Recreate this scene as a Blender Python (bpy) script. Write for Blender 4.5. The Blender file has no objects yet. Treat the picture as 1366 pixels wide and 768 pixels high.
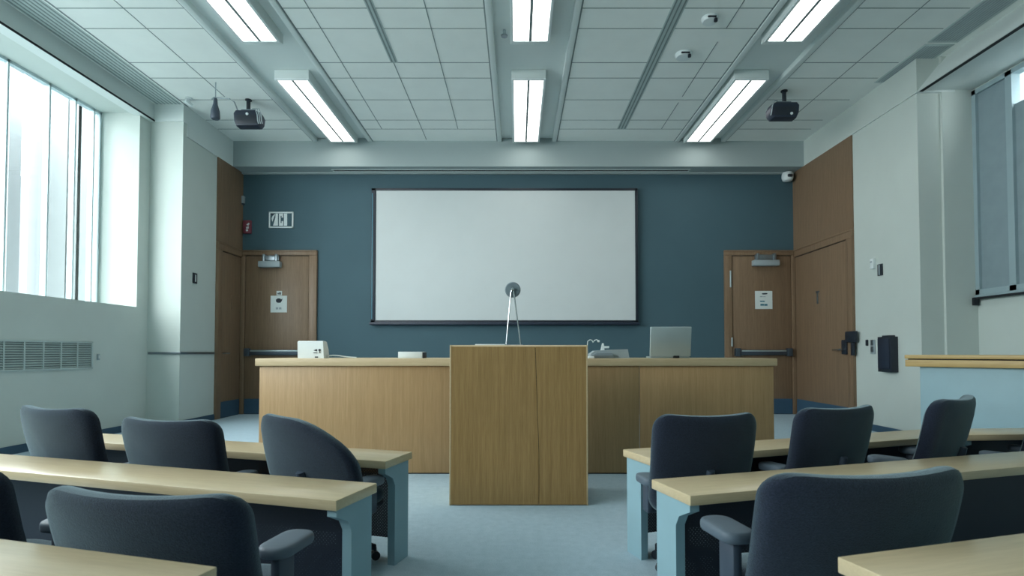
import bpy, bmesh, math, random
from mathutils import Vector, Matrix
random.seed(7)
C = bpy.context.scene.collection
R = math.radians
# ------------------------------------------------------------------ camera model (1366x768)
F, CX, HY, PITCH, H = 720.0, 690.0, 470.0, R(1.5), 1.2
C0 = HY - F * math.tan(PITCH)

def P(px, py, X=None, Y=None, Z=None):
    """the point of the place that lies on a given plane along a line of sight of the photograph"""
    u = (px - CX) / F; v = (C0 - py) / F
    a = (u, math.cos(PITCH) - v * math.sin(PITCH), math.sin(PITCH) + v * math.cos(PITCH))
    t = X / a[0] if X is not None else (Y / a[1] if Y is not None else (Z - H) / a[2])
    return Vector((a[0] * t, a[1] * t, H + a[2] * t))

# ------------------------------------------------------------------ materials
def lin(c):
    return tuple(((x / 255) / 12.92 if x / 255 <= .04045 else ((x / 255 + .055) / 1.055) ** 2.4) for x in c) + (1,)

def nodes(name):
    m = bpy.data.materials.new(name); m.use_nodes = True
    nt = m.node_tree; b = nt.nodes['Principled BSDF']
    return m, nt, b

def coords(nt, scale=(1, 1, 1), rot=(0, 0, 0)):
    tc = nt.nodes.new('ShaderNodeTexCoord'); mp = nt.nodes.new('ShaderNodeMapping')
    mp.inputs['Scale'].default_value = scale; mp.inputs['Rotation'].default_value = rot
    nt.links.new(tc.outputs['Object'], mp.inputs['Vector'])
    return mp.outputs['Vector']

def noise(nt, vec, scale, detail=3, rough=.55, dist=0):
    n = nt.nodes.new('ShaderNodeTexNoise'); n.inputs['Scale'].default_value = scale
    n.inputs['Detail'].default_value = detail; n.inputs['Roughness'].default_value = rough
    n.inputs['Distortion'].default_value = dist
    nt.links.new(vec, n.inputs['Vector'])
    return n.outputs['Fac']

def ramp(nt, fac, stops):
    r = nt.nodes.new('ShaderNodeValToRGB'); e = r.color_ramp.elements
    e[0].position, e[0].color = stops[0]; e[1].position, e[1].color = stops[-1]
    for p, c in stops[1:-1]:
        k = e.new(p); k.color = c
    nt.links.new(fac, r.inputs['Fac'])
    return r.outputs['Color']

def bump(nt, b, fac, strength, dist=.01):
    n = nt.nodes.new('ShaderNodeBump'); n.inputs['Strength'].default_value = strength
    n.inputs['Distance'].default_value = dist
    nt.links.new(fac, n.inputs['Height']); nt.links.new(n.outputs['Normal'], b.inputs['Normal'])

def plain(name, rgb, rough=.5, metal=0, var=.06, scale=6, bmp=0, bscale=120, sheen=0, spec=.5):
    m, nt, b = nodes(name)
    c = lin(rgb); lo = tuple(x * (1 - var) for x in c[:3]) + (1,); hi = tuple(min(1, x * (1 + var)) for x in c[:3]) + (1,)
    v = coords(nt)
    nt.links.new(ramp(nt, noise(nt, v, scale), [(.3, lo), (.7, hi)]), b.inputs['Base Color'])
    b.inputs['Roughness'].default_value = rough; b.inputs['Metallic'].default_value = metal
    b.inputs['Specular IOR Level'].default_value = spec
    if sheen:
        b.inputs['Sheen Weight'].default_value = sheen; b.inputs['Sheen Roughness'].default_value = .5
        b.inputs['Sheen Tint'].default_value = (.6, .8, .85, 1)
    if bmp: bump(nt, b, noise(nt, v, bscale, 2), bmp, .004)
    return m

def wood(name, dark, light, grain=(14, 14, .5), rough=.42, spec=.35):
    m, nt, b = nodes(name)
    v = coords(nt, grain)
    n1 = noise(nt, v, 3.0, 5, .6, .25)
    v2 = coords(nt, tuple(g * 5 for g in grain))
    n2 = noise(nt, v2, 3.2, 3, .6)
    mx = nt.nodes.new('ShaderNodeMath'); mx.operation = 'MULTIPLY_ADD'
    nt.links.new(n2, mx.inputs[0]); mx.inputs[1].default_value = .45
    ml = nt.nodes.new('ShaderNodeMath'); ml.operation = 'MULTIPLY'
    nt.links.new(n1, ml.inputs[0]); ml.inputs[1].default_value = .55
    nt.links.new(ml.outputs[0], mx.inputs[2])
    nt.links.new(ramp(nt, mx.outputs[0], [(.32, lin(dark)), (.68, lin(light))]), b.inputs['Base Color'])
    b.inputs['Roughness'].default_value = rough; b.inputs['Specular IOR Level'].default_value = spec
    bump(nt, b, mx.outputs[0], .06, .003)
    return m

def emit(name, rgb, strength):
    m = bpy.data.materials.new(name); m.use_nodes = True; nt = m.node_tree
    nt.nodes.clear(); e = nt.nodes.new('ShaderNodeEmission'); o = nt.nodes.new('ShaderNodeOutputMaterial')
    e.inputs['Color'].default_value = lin(rgb); e.inputs['Strength'].default_value = strength
    nt.links.new(e.outputs[0], o.inputs[0])
    return m

def glass(name, tint=(250, 252, 252), gl=.05):
    m = bpy.data.materials.new(name); m.use_nodes = True; nt = m.node_tree; nt.nodes.clear()
    t = nt.nodes.new('ShaderNodeBsdfTransparent'); g = nt.nodes.new('ShaderNodeBsdfGlossy')
    x = nt.nodes.new('ShaderNodeMixShader'); o = nt.nodes.new('ShaderNodeOutputMaterial')
    t.inputs['Color'].default_value = lin(tint); g.inputs['Roughness'].default_value = .03
    x.inputs['Fac'].default_value = gl
    nt.links.new(t.outputs[0], x.inputs[1]); nt.links.new(g.outputs[0], x.inputs[2]); nt.links.new(x.outputs[0], o.inputs[0])
    return m

def perforated(name, rgb, pitch=.013):
    """dark sheet metal punched with a diagonal grid of round holes"""
    m, nt, b = nodes(name)
    b.inputs['Base Color'].default_value = lin(rgb); b.inputs['Roughness'].default_value = .45
    v = coords(nt, (1 / pitch, 1, 1 / pitch), (0, R(45), 0))
    sp = nt.nodes.new('ShaderNodeSeparateXYZ'); nt.links.new(v, sp.inputs[0])
    def mth(op, a, c=None):
        n = nt.nodes.new('ShaderNodeMath'); n.operation = op
        for i, q in enumerate((a, c)):
            if q is None: continue
            if isinstance(q, (int, float)): n.inputs[i].default_value = q
            else: nt.links.new(q, n.inputs[i])
        return n.outputs[0]
    d = []
    for ax in ('X', 'Z'):
        f = mth('SUBTRACT', mth('FRACT', sp.outputs[ax]), .5)
        d.append(mth('MULTIPLY', f, f))
    hole = mth('LESS_THAN', mth('ADD', d[0], d[1]), .045)
    b.inputs['Alpha'].default_value = 1
    nt.links.new(mth('SUBTRACT', 1.0, hole), b.inputs['Alpha'])
    return m

M = {}
M['wall'] = plain('wall_paint', (194, 203, 198), .75, var=.02, scale=2, bmp=.05, spec=.2)
M['ceil'] = plain('ceiling_tile', (236, 240, 236), .85, var=.02, scale=3, bmp=.12, bscale=160, spec=.1)
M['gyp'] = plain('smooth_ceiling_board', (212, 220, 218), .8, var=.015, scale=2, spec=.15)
M['gyp_shaded'] = plain('ceiling_board_shaded', (158, 170, 170), .8, var=.015, scale=2, spec=.15)  # same board as gyp, darkened to paint in the bulkhead's shade
M['joint'] = plain('tile_joint', (126, 138, 138), .8)
M['blue'] = plain('blue_wall_paint', (69, 94, 103), .7, var=.03, scale=1.5, bmp=.05, spec=.25)
M['bluebase'] = plain('blue_vinyl_base', (52, 82, 104), .55, var=.05)
def carpet():
    m, nt, b = nodes('carpet')
    v = coords(nt)
    n = noise(nt, v, 160, 4, .7); n2 = noise(nt, v, 18, 3)
    mx = nt.nodes.new('ShaderNodeMath'); mx.operation = 'MULTIPLY_ADD'
    nt.links.new(n, mx.inputs[0]); mx.inputs[1].default_value = .75
    ml = nt.nodes.new('ShaderNodeMath'); ml.operation = 'MULTIPLY'; nt.links.new(n2, ml.inputs[0]); ml.inputs[1].default_value = .25
    nt.links.new(ml.outputs[0], mx.inputs[2])
    nt.links.new(ramp(nt, mx.outputs[0], [(.3, lin((150, 174, 188))), (.7, lin((192, 212, 222)))]), b.inputs['Base Color'])
    b.inputs['Roughness'].default_value = .95; b.inputs['Specular IOR Level'].default_value = .1
    bump(nt, b, n, .5, .01)
    return m
M['carpet'] = carpet()
M['doorwood'] = wood('door_veneer', (110, 90, 70), (138, 114, 91), (16, 16, .5))
M['deskwood'] = wood('desk_veneer', (162, 130, 90), (186, 152, 110), (14, 14, .45))
M['lectwood'] = wood('lectern_veneer', (136, 106, 64), (174, 140, 90), (14, 14, .45))
M['edgewood'] = wood('desk_top_edge', (186, 164, 128), (204, 182, 146), (.6, 12, 12))
M['topwood'] = wood('row_desk_top', (188, 170, 136), (206, 188, 154), (.6, 12, 12), .28, .6)
M['counterwood'] = wood('counter_top', (176, 148, 96), (196, 168, 114), (.6, 12, 12))
M['leg'] = plain('blue_grey_leg_paint', (136, 168, 178), .5, var=.03)
M['perf'] = perforated('perforated_panel', (26, 36, 52))
M['navy'] = plain('navy_metal', (32, 42, 58), .5)
M['fabric'] = plain('chair_fabric', (33, 38, 53), .95, var=.4, scale=190, bmp=.45, bscale=260, sheen=.5, spec=.1)
M['plastic'] = plain('chair_plastic', (54, 66, 80), .5, var=.03)
M['pad'] = plain('armrest_pad', (84, 98, 110), .55, var=.03)
M['black'] = plain('black_plastic', (30, 38, 48), .45)
M['dark'] = plain('dark_shadow_gap', (22, 28, 34), .8)
M['white'] = plain('white_plastic', (218, 226, 226), .45, var=.02)
M['grey'] = plain('grey_plastic', (150, 162, 166), .5)
M['midgrey'] = plain('dark_grey_plastic', (112, 126, 132), .5)
M['bar'] = plain('dark_bar_metal', (78, 88, 98), .4, .6)
M['chrome'] = plain('chrome', (205, 212, 215), .2, 1, var=.02)
M['steel'] = plain('brushed_steel', (140, 150, 156), .35, .9)
M['alu'] = plain('aluminium_lid', (176, 190, 192), .38, .55, var=.02)
M['screen'] = plain('screen_fabric', (196, 202, 202), .8, var=.012, scale=3, spec=.1)
M['frame'] = plain('screen_frame', (22, 32, 44), .5)
M['mull'] = plain('window_mullion', (186, 204, 208), .5, var=.02)
M['winfr'] = plain('grey_window_frame', (150, 170, 176), .5, var=.02)
M['glass'] = glass('window_glass')
M['blind'] = plain('roller_blind', (134, 152, 158), .8, var=.04)
M['paper'] = plain('paper', (212, 220, 218), .8, var=.03)
M['ink'] = plain('ink', (36, 46, 56), .7)
M['teal'] = plain('teal_print', (70, 120, 136), .7)
M['red'] = plain('red_plastic', (118, 54, 66), .45)
M['vent'] = plain('vent_metal', (178, 192, 190), .5, var=.03)
M['tube'] = emit('light_diffuser', (250, 252, 248), 1.5)
M['facade'] = plain('outside_render', (112, 120, 122), .85, var=.03, scale=1)
M['outcol'] = plain('outside_column', (132, 138, 140), .85, var=.02)
M['facadeglass'] = plain('outside_glazing', (78, 94, 100), .3, var=.05, scale=1)

# ------------------------------------------------------------------ mesh builder
class MB:
    def __init__(s): s.bm = bmesh.new()
    def box(s, x0, x1, y0, y1, z0, z1, bev=0, seg=2, mat=None):
        vs = [s.bm.verts.new((x, y, z)) for x in (x0, x1) for y in (y0, y1) for z in (z0, z1)]
        q = [(0, 1, 3, 2), (4, 6, 7, 5), (0, 4, 5, 1), (2, 3, 7, 6), (0, 2, 6, 4), (1, 5, 7, 3)]
        fs = [s.bm.faces.new([vs[i] for i in k]) for k in q]
        if bev:
            es = list({e for f in fs for e in f.edges})
            r = bmesh.ops.bevel(s.bm, geom=es, offset=bev, segments=seg, profile=.5, affect='EDGES')
            vs = list({v for f in r['faces'] for v in f.verts} | {v for v in vs if v.is_valid})
        if mat is not None:
            for v in vs: v.co = mat @ v.co
        return s
    def prism(s, pts, axis, a, b):
        """polygon pts in the two other axes (in x,y,z order), pushed along axis from a to b"""
        def co(p, t):
            l = list(p); l.insert('xyz'.index(axis), t); return l
        A = [s.bm.verts.new(co(p, a)) for p in pts]; B = [s.bm.verts.new(co(p, b)) for p in pts]
        n = len(pts)
        s.bm.faces.new(A); s.bm.faces.new(B[::-1])
        for i in range(n): s.bm.faces.new((A[i], B[i], B[(i + 1) % n], A[(i + 1) % n]))
        return s
    def rings(s, rs, cap=True):
        """loft through rings of points"""
        V = [[s.bm.verts.new(p) for p in r] for r in rs]
        n = len(V[0])
        for a, b in zip(V, V[1:]):
            for i in range(n): s.bm.faces.new((a[i], a[(i + 1) % n], b[(i + 1) % n], b[i]))
        if cap:
            s.bm.faces.new(V[0][::-1]); s.bm.faces.new(V[-1])
        return s
    def tube(s, path, r, n=10):
        path = [Vector(p) for p in path]; rr = r if isinstance(r, (list, tuple)) else [r] * len(path)
        t0 = (path[1] - path[0]).normalized()
        up = Vector((0, 0, 1)) if abs(t0.z) < .9 else Vector((0, 1, 0))
        x = t0.cross(up).normalized(); out = []
        for i, p in enumerate(path):
            t = (path[min(i + 1, len(path) - 1)] - path[max(i - 1, 0)]).normalized()
            x = (x - t * x.dot(t)).normalized(); y = t.cross(x)
            out.append([p + (x * math.cos(k * 2 * math.pi / n) + y * math.sin(k * 2 * math.pi / n)) * rr[i] for k in range(n)])
        return s.rings(out)
    def lathe(s, prof, c=(0, 0, 0), axis='z', n=24):
        out = []
        for r, h in prof:
            ring = []
            for k in range(n):
                a = k * 2 * math.pi / n; q = (r * math.cos(a), r * math.sin(a))
                p = {'z': (q[0], q[1], h), 'y': (q[0], h, -q[1]), 'x': (h, q[0], q[1])}[axis]
                ring.append(Vector(p) + Vector(c))
            out.append(ring)
        return s.rings(out)
    def build(s, name, mat, parent=None, o=None, smooth=True):
        bmesh.ops.recalc_face_normals(s.bm, faces=s.bm.faces[:])
        if o is not None: bmesh.ops.translate(s.bm, verts=s.bm.verts[:], vec=-Vector(o))
        me = bpy.data.meshes.new(name); s.bm.to_mesh(me); s.bm.free()
        if smooth:
            for p in me.polygons: p.use_smooth = True
            me.set_sharp_from_angle(angle=R(38))
        me.materials.append(M[mat] if isinstance(mat, str) else mat)
        ob = bpy.data.objects.new(name, me); C.objects.link(ob)
        if parent: ob.parent = parent
        return ob

def thing(name, label, cat, loc=(0, 0, 0), rz=0, group=None):
    o = bpy.data.objects.new(name, None); C.objects.link(o); o.empty_display_size = .1
    o.location = loc; o.rotation_euler = (0, 0, rz); o['label'] = label; o['category'] = cat
    if group: o['group'] = group
    return o

def tag(o, label, cat, group=None, kind=None):
    o['label'] = label; o['category'] = cat
    if group: o['group'] = group
    if kind: o['kind'] = kind
    return o

def struct(o, label, cat):
    o['kind'] = 'structure'; o['label'] = label; o['category'] = cat
    return o

def sthing(name, label, cat, loc=(0, 0, 0), rz=0):
    o = thing(name, label, cat, loc, rz); o['kind'] = 'structure'; return o

def copy_tree(o, parent=None):
    c = o.copy(); C.objects.link(c)
    if parent: c.parent = parent
    for ch in list(o.children): copy_tree(ch, c)
    return c

# ------------------------------------------------------------------ the room
YB = 10.575; XL, XR = -5.43, 5.46; WL, WR = -5.96, 6.2; ZC, ZS = 5.229, 4.739; YS = 10.19; YF = -3.2
YCOL, YWOODL, YWOODR, YPIER = 8.687, 9.68, 8.70, 7.286
XG = -6.59; YJ = 8.433; ZSILL, ZHEAD = 1.912, 4.985; YW0 = -2.6  # unseen rear stretch of the left window, added for extra daylight

struct(MB().box(-6.9, 6.9, YF - .2, YB + .2, -.2, 0).build('floor', 'carpet'), 'pale blue grey carpet covering the whole room', 'floor')
struct(MB().box(XL - .3, XR + .3, YB, YB + .2, 0, ZC + .2).build('wall_back', 'blue'), 'muted blue wall behind the projection screen', 'wall')
struct(MB().box(-6.9, 6.9, YF - .2, YF, 0, ZC + .2).build('wall_front', 'wall'), 'pale wall facing the lectern', 'wall')
w = MB()
w.box(XL - .2, XL, YCOL, YB, 0, ZC)                                     # column and door bay
w.box(WL - .7, XL - .2, YCOL, YCOL + .2, 0, ZC)                        # face of the column
w.box(WL - .25, WL, YF, YCOL, 0, ZSILL)                                 # under the window
w.box(WL - .25, WL, YW0, YJ, ZHEAD, ZC + .1)
w.box(WL - .25, WL, YJ, YCOL, ZSILL, ZC + .1); w.box(WL - .25, WL, YF, YW0, ZSILL, ZC + .1)
w.box(XG - .1, WL - .25, YJ, YJ + .2, ZSILL - .1, ZHEAD + .1); w.box(XG - .1, WL - .25, YW0 - .2, YW0, ZSILL - .1, ZHEAD + .1)  # jambs
w.box(XG - .1, WL - .25, YW0, YJ, ZSILL - .12, ZSILL); w.box(XG - .1, WL - .25, YW0, YJ, ZHEAD, ZHEAD + .12)    # sill and head
struct(w.build('wall_left', 'wall'), 'off white left wall with deep window recess and column', 'wall')
w = MB()
w.box(XR, XR + .2, YPIER, YB, 0, ZC); w.box(XR + .2, 5.77, YPIER, YPIER + .3, 0, ZC)
w.box(5.77, WR + .25, YPIER - .04, YPIER + .3, 0, ZC)
w.box(WR, WR + .2, YF, YPIER, 0, 1.97); w.box(WR, WR + .2, YF, YPIER, 4.74, ZC)
w.box(WR, WR + .2, YF, 2.0, 1.97, 4.74)
struct(w.build('wall_right', 'wall'), 'off white right wall with pier and recessed window bay', 'wall')

# ceiling: tiled bays and smooth light troughs
TR = [(-3.85, -2.80), (-.34, .71), (3.04, 3.93)]
c = MB()
xs = [-6.2] + [q for t in TR for q in t] + [6.4]
for i in range(0, len(xs), 2): c.box(xs[i], xs[i + 1], YF, YB, ZC, ZC + .12)
struct(c.build('ceiling', 'ceil'), 'pale ceiling of large acoustic tiles', 'ceiling')
c = MB()
for a, b in TR:
    c.box(a - .05, b + .05, YF, YB, ZC + .06, ZC + .14)
    c.box(a - .035, a + .045, YF, YS, ZC - .018, ZC + .07, .008); c.box(b - .045, b + .035, YF, YS, ZC - .018, ZC + .07, .008)
struct(c.build('trim_1', 'gyp'), 'smooth recessed light troughs running along the ceiling', 'trim')
c = MB(); th = .003
JY = [3.0, 3.4, 4.2, 4.6, 5.4, 5.8, 6.215, 6.612, 7.4, 7.826, 8.508, 9.259, 9.636]
JX = [(-4.61, YF, 8.4), (-2.44, YF, 9.64), (-1.72, YF, 10.12), (-1.07, YF, 9.64), (2.6, 6.9, 8.4), (2.6, 8.6, 9.64), (2.6, YF, 6.61), (4.72, YF, 9.2)]
for y in JY:
    for i in range(0, len(xs), 2):
        a, b = max(xs[i], -5.4), min(xs[i + 1], 5.3)
        a += .04 if i else 0; b -= .04 if i < len(xs) - 2 else 0
        c.box(a, b, y - .0055, y + .0055, ZC - th, ZC + .01)
for x, a, b in JX: c.box(x - .0055, x + .0055, a, b, ZC - th, ZC + .01)
for x in (-5.40,): c.box(x - .012, x + .012, YF, 8.75, ZC - th, ZC + .01)
for a, b in TR:
    for x in (a - .042, b + .042): c.box(x - .012, x + .012, YF, YS, ZC - th, ZC + .01)
struct(c.build('trim_2', 'joint'), 'thin dark joints between the ceiling tiles', 'trim')
# bulkheads around the ceiling
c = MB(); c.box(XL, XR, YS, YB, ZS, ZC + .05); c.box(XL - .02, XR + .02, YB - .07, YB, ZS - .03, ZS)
struct(c.build('trim_3', 'gyp_shaded'), 'dropped bulkhead above the blue wall', 'trim')
c = MB(); c.box(XL - .1, XL + .018, 8.77, YS, ZS, ZC + .05); c.box(WL - .1, WL + .075, YF, YCOL, 4.945, ZC + .05)
c.box(XL - .55, XL + .018, YCOL - .035, 8.775, 4.95, ZC + .02)
struct(c.build('trim_4', 'gyp'), 'bulkhead along the left wall above window and column', 'trim')
c = MB()
c.prism([(5.86, ZC + .02), (XR - .02, ZS), (5.5, ZS + .004), (5.5, 4.77), (6.3, 4.77), (6.3, ZC + .02)], 'y', YF, YPIER - .041)
c.prism([(5.86, ZC + .02), (XR - .02, ZS), (5.95, ZS), (5.95, ZC + .02)], 'y', YPIER - .041, YS + .02)
struct(c.build('trim_5', 'gyp'), 'sloped bulkhead along the right wall', 'trim')
c = MB(); c.box(WL + .076, WL + .088, YF, YCOL - .03, 4.94, 4.965)
struct(c.build('trim_6', 'dark'), 'dark shadow gap above the left window', 'trim')
c = MB(); c.box(5.452, 5.498, YF, YPIER - .06, ZS - .006, ZS + .012)
struct(c.build('trim_7', 'dark'), 'dark shadow gap above the right window', 'trim')
a, b = P(445, 227, Z=ZS), P(918, 227, Z=ZS)
c = MB(); c.box(a.x, b.x, a.y - .035, a.y + .035, ZS - .004, ZS + .01)
t = thing('slot_diffuser', 'long dark slot diffuser under the bulkhead above the screen', 'vent', (0, a.y, ZS))
c.build('slot', 'dark', t, o=(0, a.y, ZS))
c = MB(); c.box(a.x - .03, b.x + .03, a.y - .06, a.y - .035, ZS - .008, ZS + .01); c.box(a.x - .03, b.x + .03, a.y + .035, a.y + .06, ZS - .008, ZS + .01)
c.build('slot_frame', 'gyp', t, o=(0, a.y, ZS))

# wood panelling above the two side doors
c = MB(); c.box(XL - .02, XL + .022, YWOODL, YB, 3.2065, ZS - .002)
struct(c.build('trim_8', 'doorwood'), 'wood panel over the left side door', 'panel')
c = MB(); c.box(XR - .022, XR + .02, YWOODR + .002, YB, 3.2065, ZS - .002)
struct(c.build('trim_9', 'doorwood'), 'wood panel over the right side door', 'panel')
c = MB(); c.box(XL - .5, XL + .02, YCOL - .022, YCOL, 1.17, 1.21, .005); c.box(XL, XL + .022, YCOL - .022, YWOODL - .02, 1.17, 1.21, .005)
struct(c.build('trim_10', 'steel'), 'thin rail around the left column at waist height', 'trim')
c = MB(); c.box(WL, WL + .015, YF, YCOL, 0, .1); c.box(WL, XL + .015, YCOL - .015, YCOL, 0, .1); c.box(XL, XL + .015, YCOL, YWOODL, 0, .1)
struct(c.build('baseboard_left', 'bluebase'), 'dark blue base along the left wall', 'baseboard')
c = MB(); c.box(XR - .015, XR, YPIER, YWOODR, 0, .1); c.box(XR - .015, WR, YPIER - .055, YPIER - .04, 0, .1); c.box(WR - .015, WR, YF, YPIER - .05, 0, .1)
struct(c.build('baseboard_right', 'bluebase'), 'dark blue base along the right wall', 'baseboard')
c = MB(); c.box(-3.92, 4.05, YB - .015, YB, 0, .28)
struct(c.build('baseboard_back', 'bluebase'), 'dark blue base along the blue wall', 'baseboard')

# left window: glass wall set deep in the recess
wn = sthing('window_1', 'tall bright left window of full height glass panes', 'window', (XG, 0, ZSILL))
c = MB()
my = [6.87, 7.493, 7.935, 8.285] + [YW0 + .03, -1.7, -.8, .1, 1.0, 1.9, 2.8, 3.7, 4.6, 5.4, 6.2]
my.append(YJ - .02)
for y in my: c.box(XG - .05, XG + .03, y - .014, y + .014, ZSILL, ZHEAD)
c.box(XG - .05, XG + .03, YW0, YJ, ZSILL, ZSILL + .04); c.box(XG - .05, XG + .03, YW0, YJ, ZHEAD - .04, ZHEAD)
c.build('window_frame', 'mull', wn, o=wn.location)
ys = sorted(my)
for y0, y1 in zip(ys, ys[1:]):
    MB().box(XG - .012, XG - .004, y0 + .014, y1 - .014, ZSILL + .04, ZHEAD - .04).build('window_pane', 'glass', wn, o=wn.location)
# right window
wn = sthing('window_2', 'grey framed right window half covered by a blind', 'window', (WR, 0, 1.97))
c = MB()
for y, hw in ((YPIER - .07, .03), (6.70, .045), (5.6, .04), (4.4, .04), (3.2, .04), (2.03, .03)): c.box(WR - .03, WR + .08, y - hw, y + hw, 1.97, 4.74)
c.box(WR - .03, WR + .08, 2.0, YPIER - .04, 1.97, 2.04); c.box(WR - .03, WR + .08, 2.0, YPIER - .04, 4.68, 4.74)
c.build('window_frame', 'winfr', wn, o=wn.location)
for y0, y1 in ((6.745, YPIER - .1), (5.64, 6.655), (4.44, 5.56), (3.24, 4.36), (2.06, 3.16)):
    MB().box(WR + .04, WR + .048, y0, y1, 2.04, 4.68).build('window_pane', 'glass', wn, o=wn.location)
MB().box(WR + .01, WR + .02, 6.745, YPIER - .1, 2.04, 4.68).build('blind', 'blind', wn, o=wn.location)
MB().box(WR + .01, WR + .02, 5.64, 6.655, 2.04, 4.3).build('blind', 'blind', wn, o=wn.location)
for y0, y1 in ((4.44, 5.56), (3.24, 4.36), (2.06, 3.16)): MB().box(WR + .01, WR + .02, y0, y1, 2.04, 4.68).build('blind', 'blind', wn, o=wn.location)  # unseen panes, blinds added over their full height to hold back daylight
c = MB(); c.box(WR - .06, WR, 2.0, YPIER - .05, 1.93, 1.97, .006)
c.build('window_sill', 'winfr', wn, o=wn.location)
c = MB(); c.box(WR - .085, WR - .06, 2.0, YPIER - .06, 1.905, 1.935, .004); c.box(WR - .10, WR - .03, YPIER - .10, YPIER - .06, 1.83, 1.935, .006)
c.build('sill_rail', 'dark', wn, o=wn.location)

# outside: pale neighbouring building seen through the left window
ext = sthing('exterior_building', 'pale building outside the left window', 'building', (-18, 0, 0))
c = MB(); c.box(-18.4, -18, 2, 60, -3, 7.6); c.build('facade', 'facade', ext, o=ext.location)
c = MB()
for y in range(4, 56, 4): c.box(-18.02, -17.95, y, y + 2.1, 2.2, 6.6)
c.build('glazing', 'facadeglass', ext, o=ext.location)
ext = sthing('exterior_building', 'grey building added outside the right window to block the sky', 'building', (15, 0, 0))  # added to block skylight through the right window
c = MB(); c.box(15, 15.4, -8, 40, -3, 16); c.build('facade', 'facade', ext, o=ext.location)
c = MB()
for y in range(-6, 38, 4): c.box(14.95, 15.02, y, y + 2.1, 3, 14)
c.build('glazing', 'facadeglass', ext, o=ext.location)
struct(MB().box(6.95, 15, -10, 45, -3.2, -3).build('exterior_ground', 'facade'), 'grey ground outside the right window', 'ground')
struct(MB().box(-40, -6.95, -24, 62, -3.2, -3).build('exterior_ground', 'facade'), 'grey ground outside the left window', 'ground')
for px, wd in ((11, .10), (70, .16), (92, .12), (104, .13), (127, .08)):
    q = P(px, 300, X=-7.5)
    struct(MB().box(-7.75, -7.42, q.y - wd, q.y + wd, -3, 7).build('exterior_column', 'outcol'), 'white column outside the left window', 'column')

# ------------------------------------------------------------------ doors
def back_door(nm, x0, x1, lx0, lx1, label, hinge):
    d = sthing(nm, label, 'door', ((x0 + x1) / 2, YB, 0)); o = d.location
    zt, lt = 3.206, 3.09
    c = MB()
    for a, b in ((x0, lx0 - .01), (lx1 + .01, x1)):
        if b - a > .01: c.box(a, b, YB - .05, YB + .02, 0, lt + .0118, .006)
    c.box(x0, x1, YB - .052, YB + .02, lt + .012, zt, .008); c.box(x0 + .003, x1 - .003, YB - .062, YB - .04, zt - .03, zt - .002, .005)
    c.build('door_frame', 'doorwood', d, o=o)
    MB().box(lx0, lx1, YB - .03, YB + .01, .01, lt, .003).build('door_leaf', 'doorwood', d, o=o)
    MB().box(lx0 - .006, lx1 + .006, YB - .02, YB - .004, 0, lt + .012).build('door_gap', 'dark', d, o=o)
    MB().box(lx0, lx1, YB - .036, YB - .028, .01, .30).build('kick_plate', 'bluebase', d, o=o)
    z0 = P(700, 473, Y=YB).z; z1 = P(700, 465, Y=YB).z
    c = MB(); c.box(lx0 + .02, lx1 - .02, YB - .11, YB - .06, z0 - .01, z1 - .02, .012)
    for x in (lx0 + .02, lx1 - .12): c.box(x, x + .10, YB - .125, YB - .028, z0 - .03, z1 + .01, .01)
    bar = c.build('panic_bar', 'bar', d, o=o)
    MB().box(lx0 + .14, lx1 - .14, YB - .115, YB - .10, z1 - .055, z1 - .03, .004).build('bar_strip', 'alu', bar, o=o)
    return d
dl = back_door('door_1', XL, -3.925, -5.32, -4.09, 'wood door with push bar left of the screen', 'r')
dr = back_door('door_2', 4.058, XR, 4.215, 5.36, 'wood door with push bar right of the screen', 'l')
def closer(d, px0, px1, py0, py1):
    a, b = P(px0, py1, Y=YB - .05), P(px1, py0, Y=YB - .05); o = d.location
    h = b.z - a.z
    c = MB(); c.box(a.x, b.x, YB - .15, YB - .03, a.z, a.z + h * .5, .012)
    cl = c.build('door_closer', 'grey', d, o=o)
    c = MB(); c.box(a.x + .05, b.x - .04, YB - .10, YB - .05, a.z + h * .55, b.z, .008)
    for x in (a.x + .07, b.x - .11): c.box(x, x + .05, YB - .13, YB - .05, a.z + h * .4, b.z + .02, .006)
    c.build('closer_arm', 'steel', cl, o=o)
closer(dl, 347, 376, 341, 357); closer(dr, 1003, 1037, 340, 355)
o = dr.location
for y0, y1, x in ((361, 383, 974.5), (450, 462, 976.5)):
    a, b = P(x - 1.2, y1, Y=YB - .05), P(x + 1.2, y0, Y=YB - .05)
    MB().tube([((a.x + b.x) / 2, YB - .055, a.z), ((a.x + b.x) / 2, YB - .055, b.z)], .017, 8).build('hinge', 'alu', dr, o=o)

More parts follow.
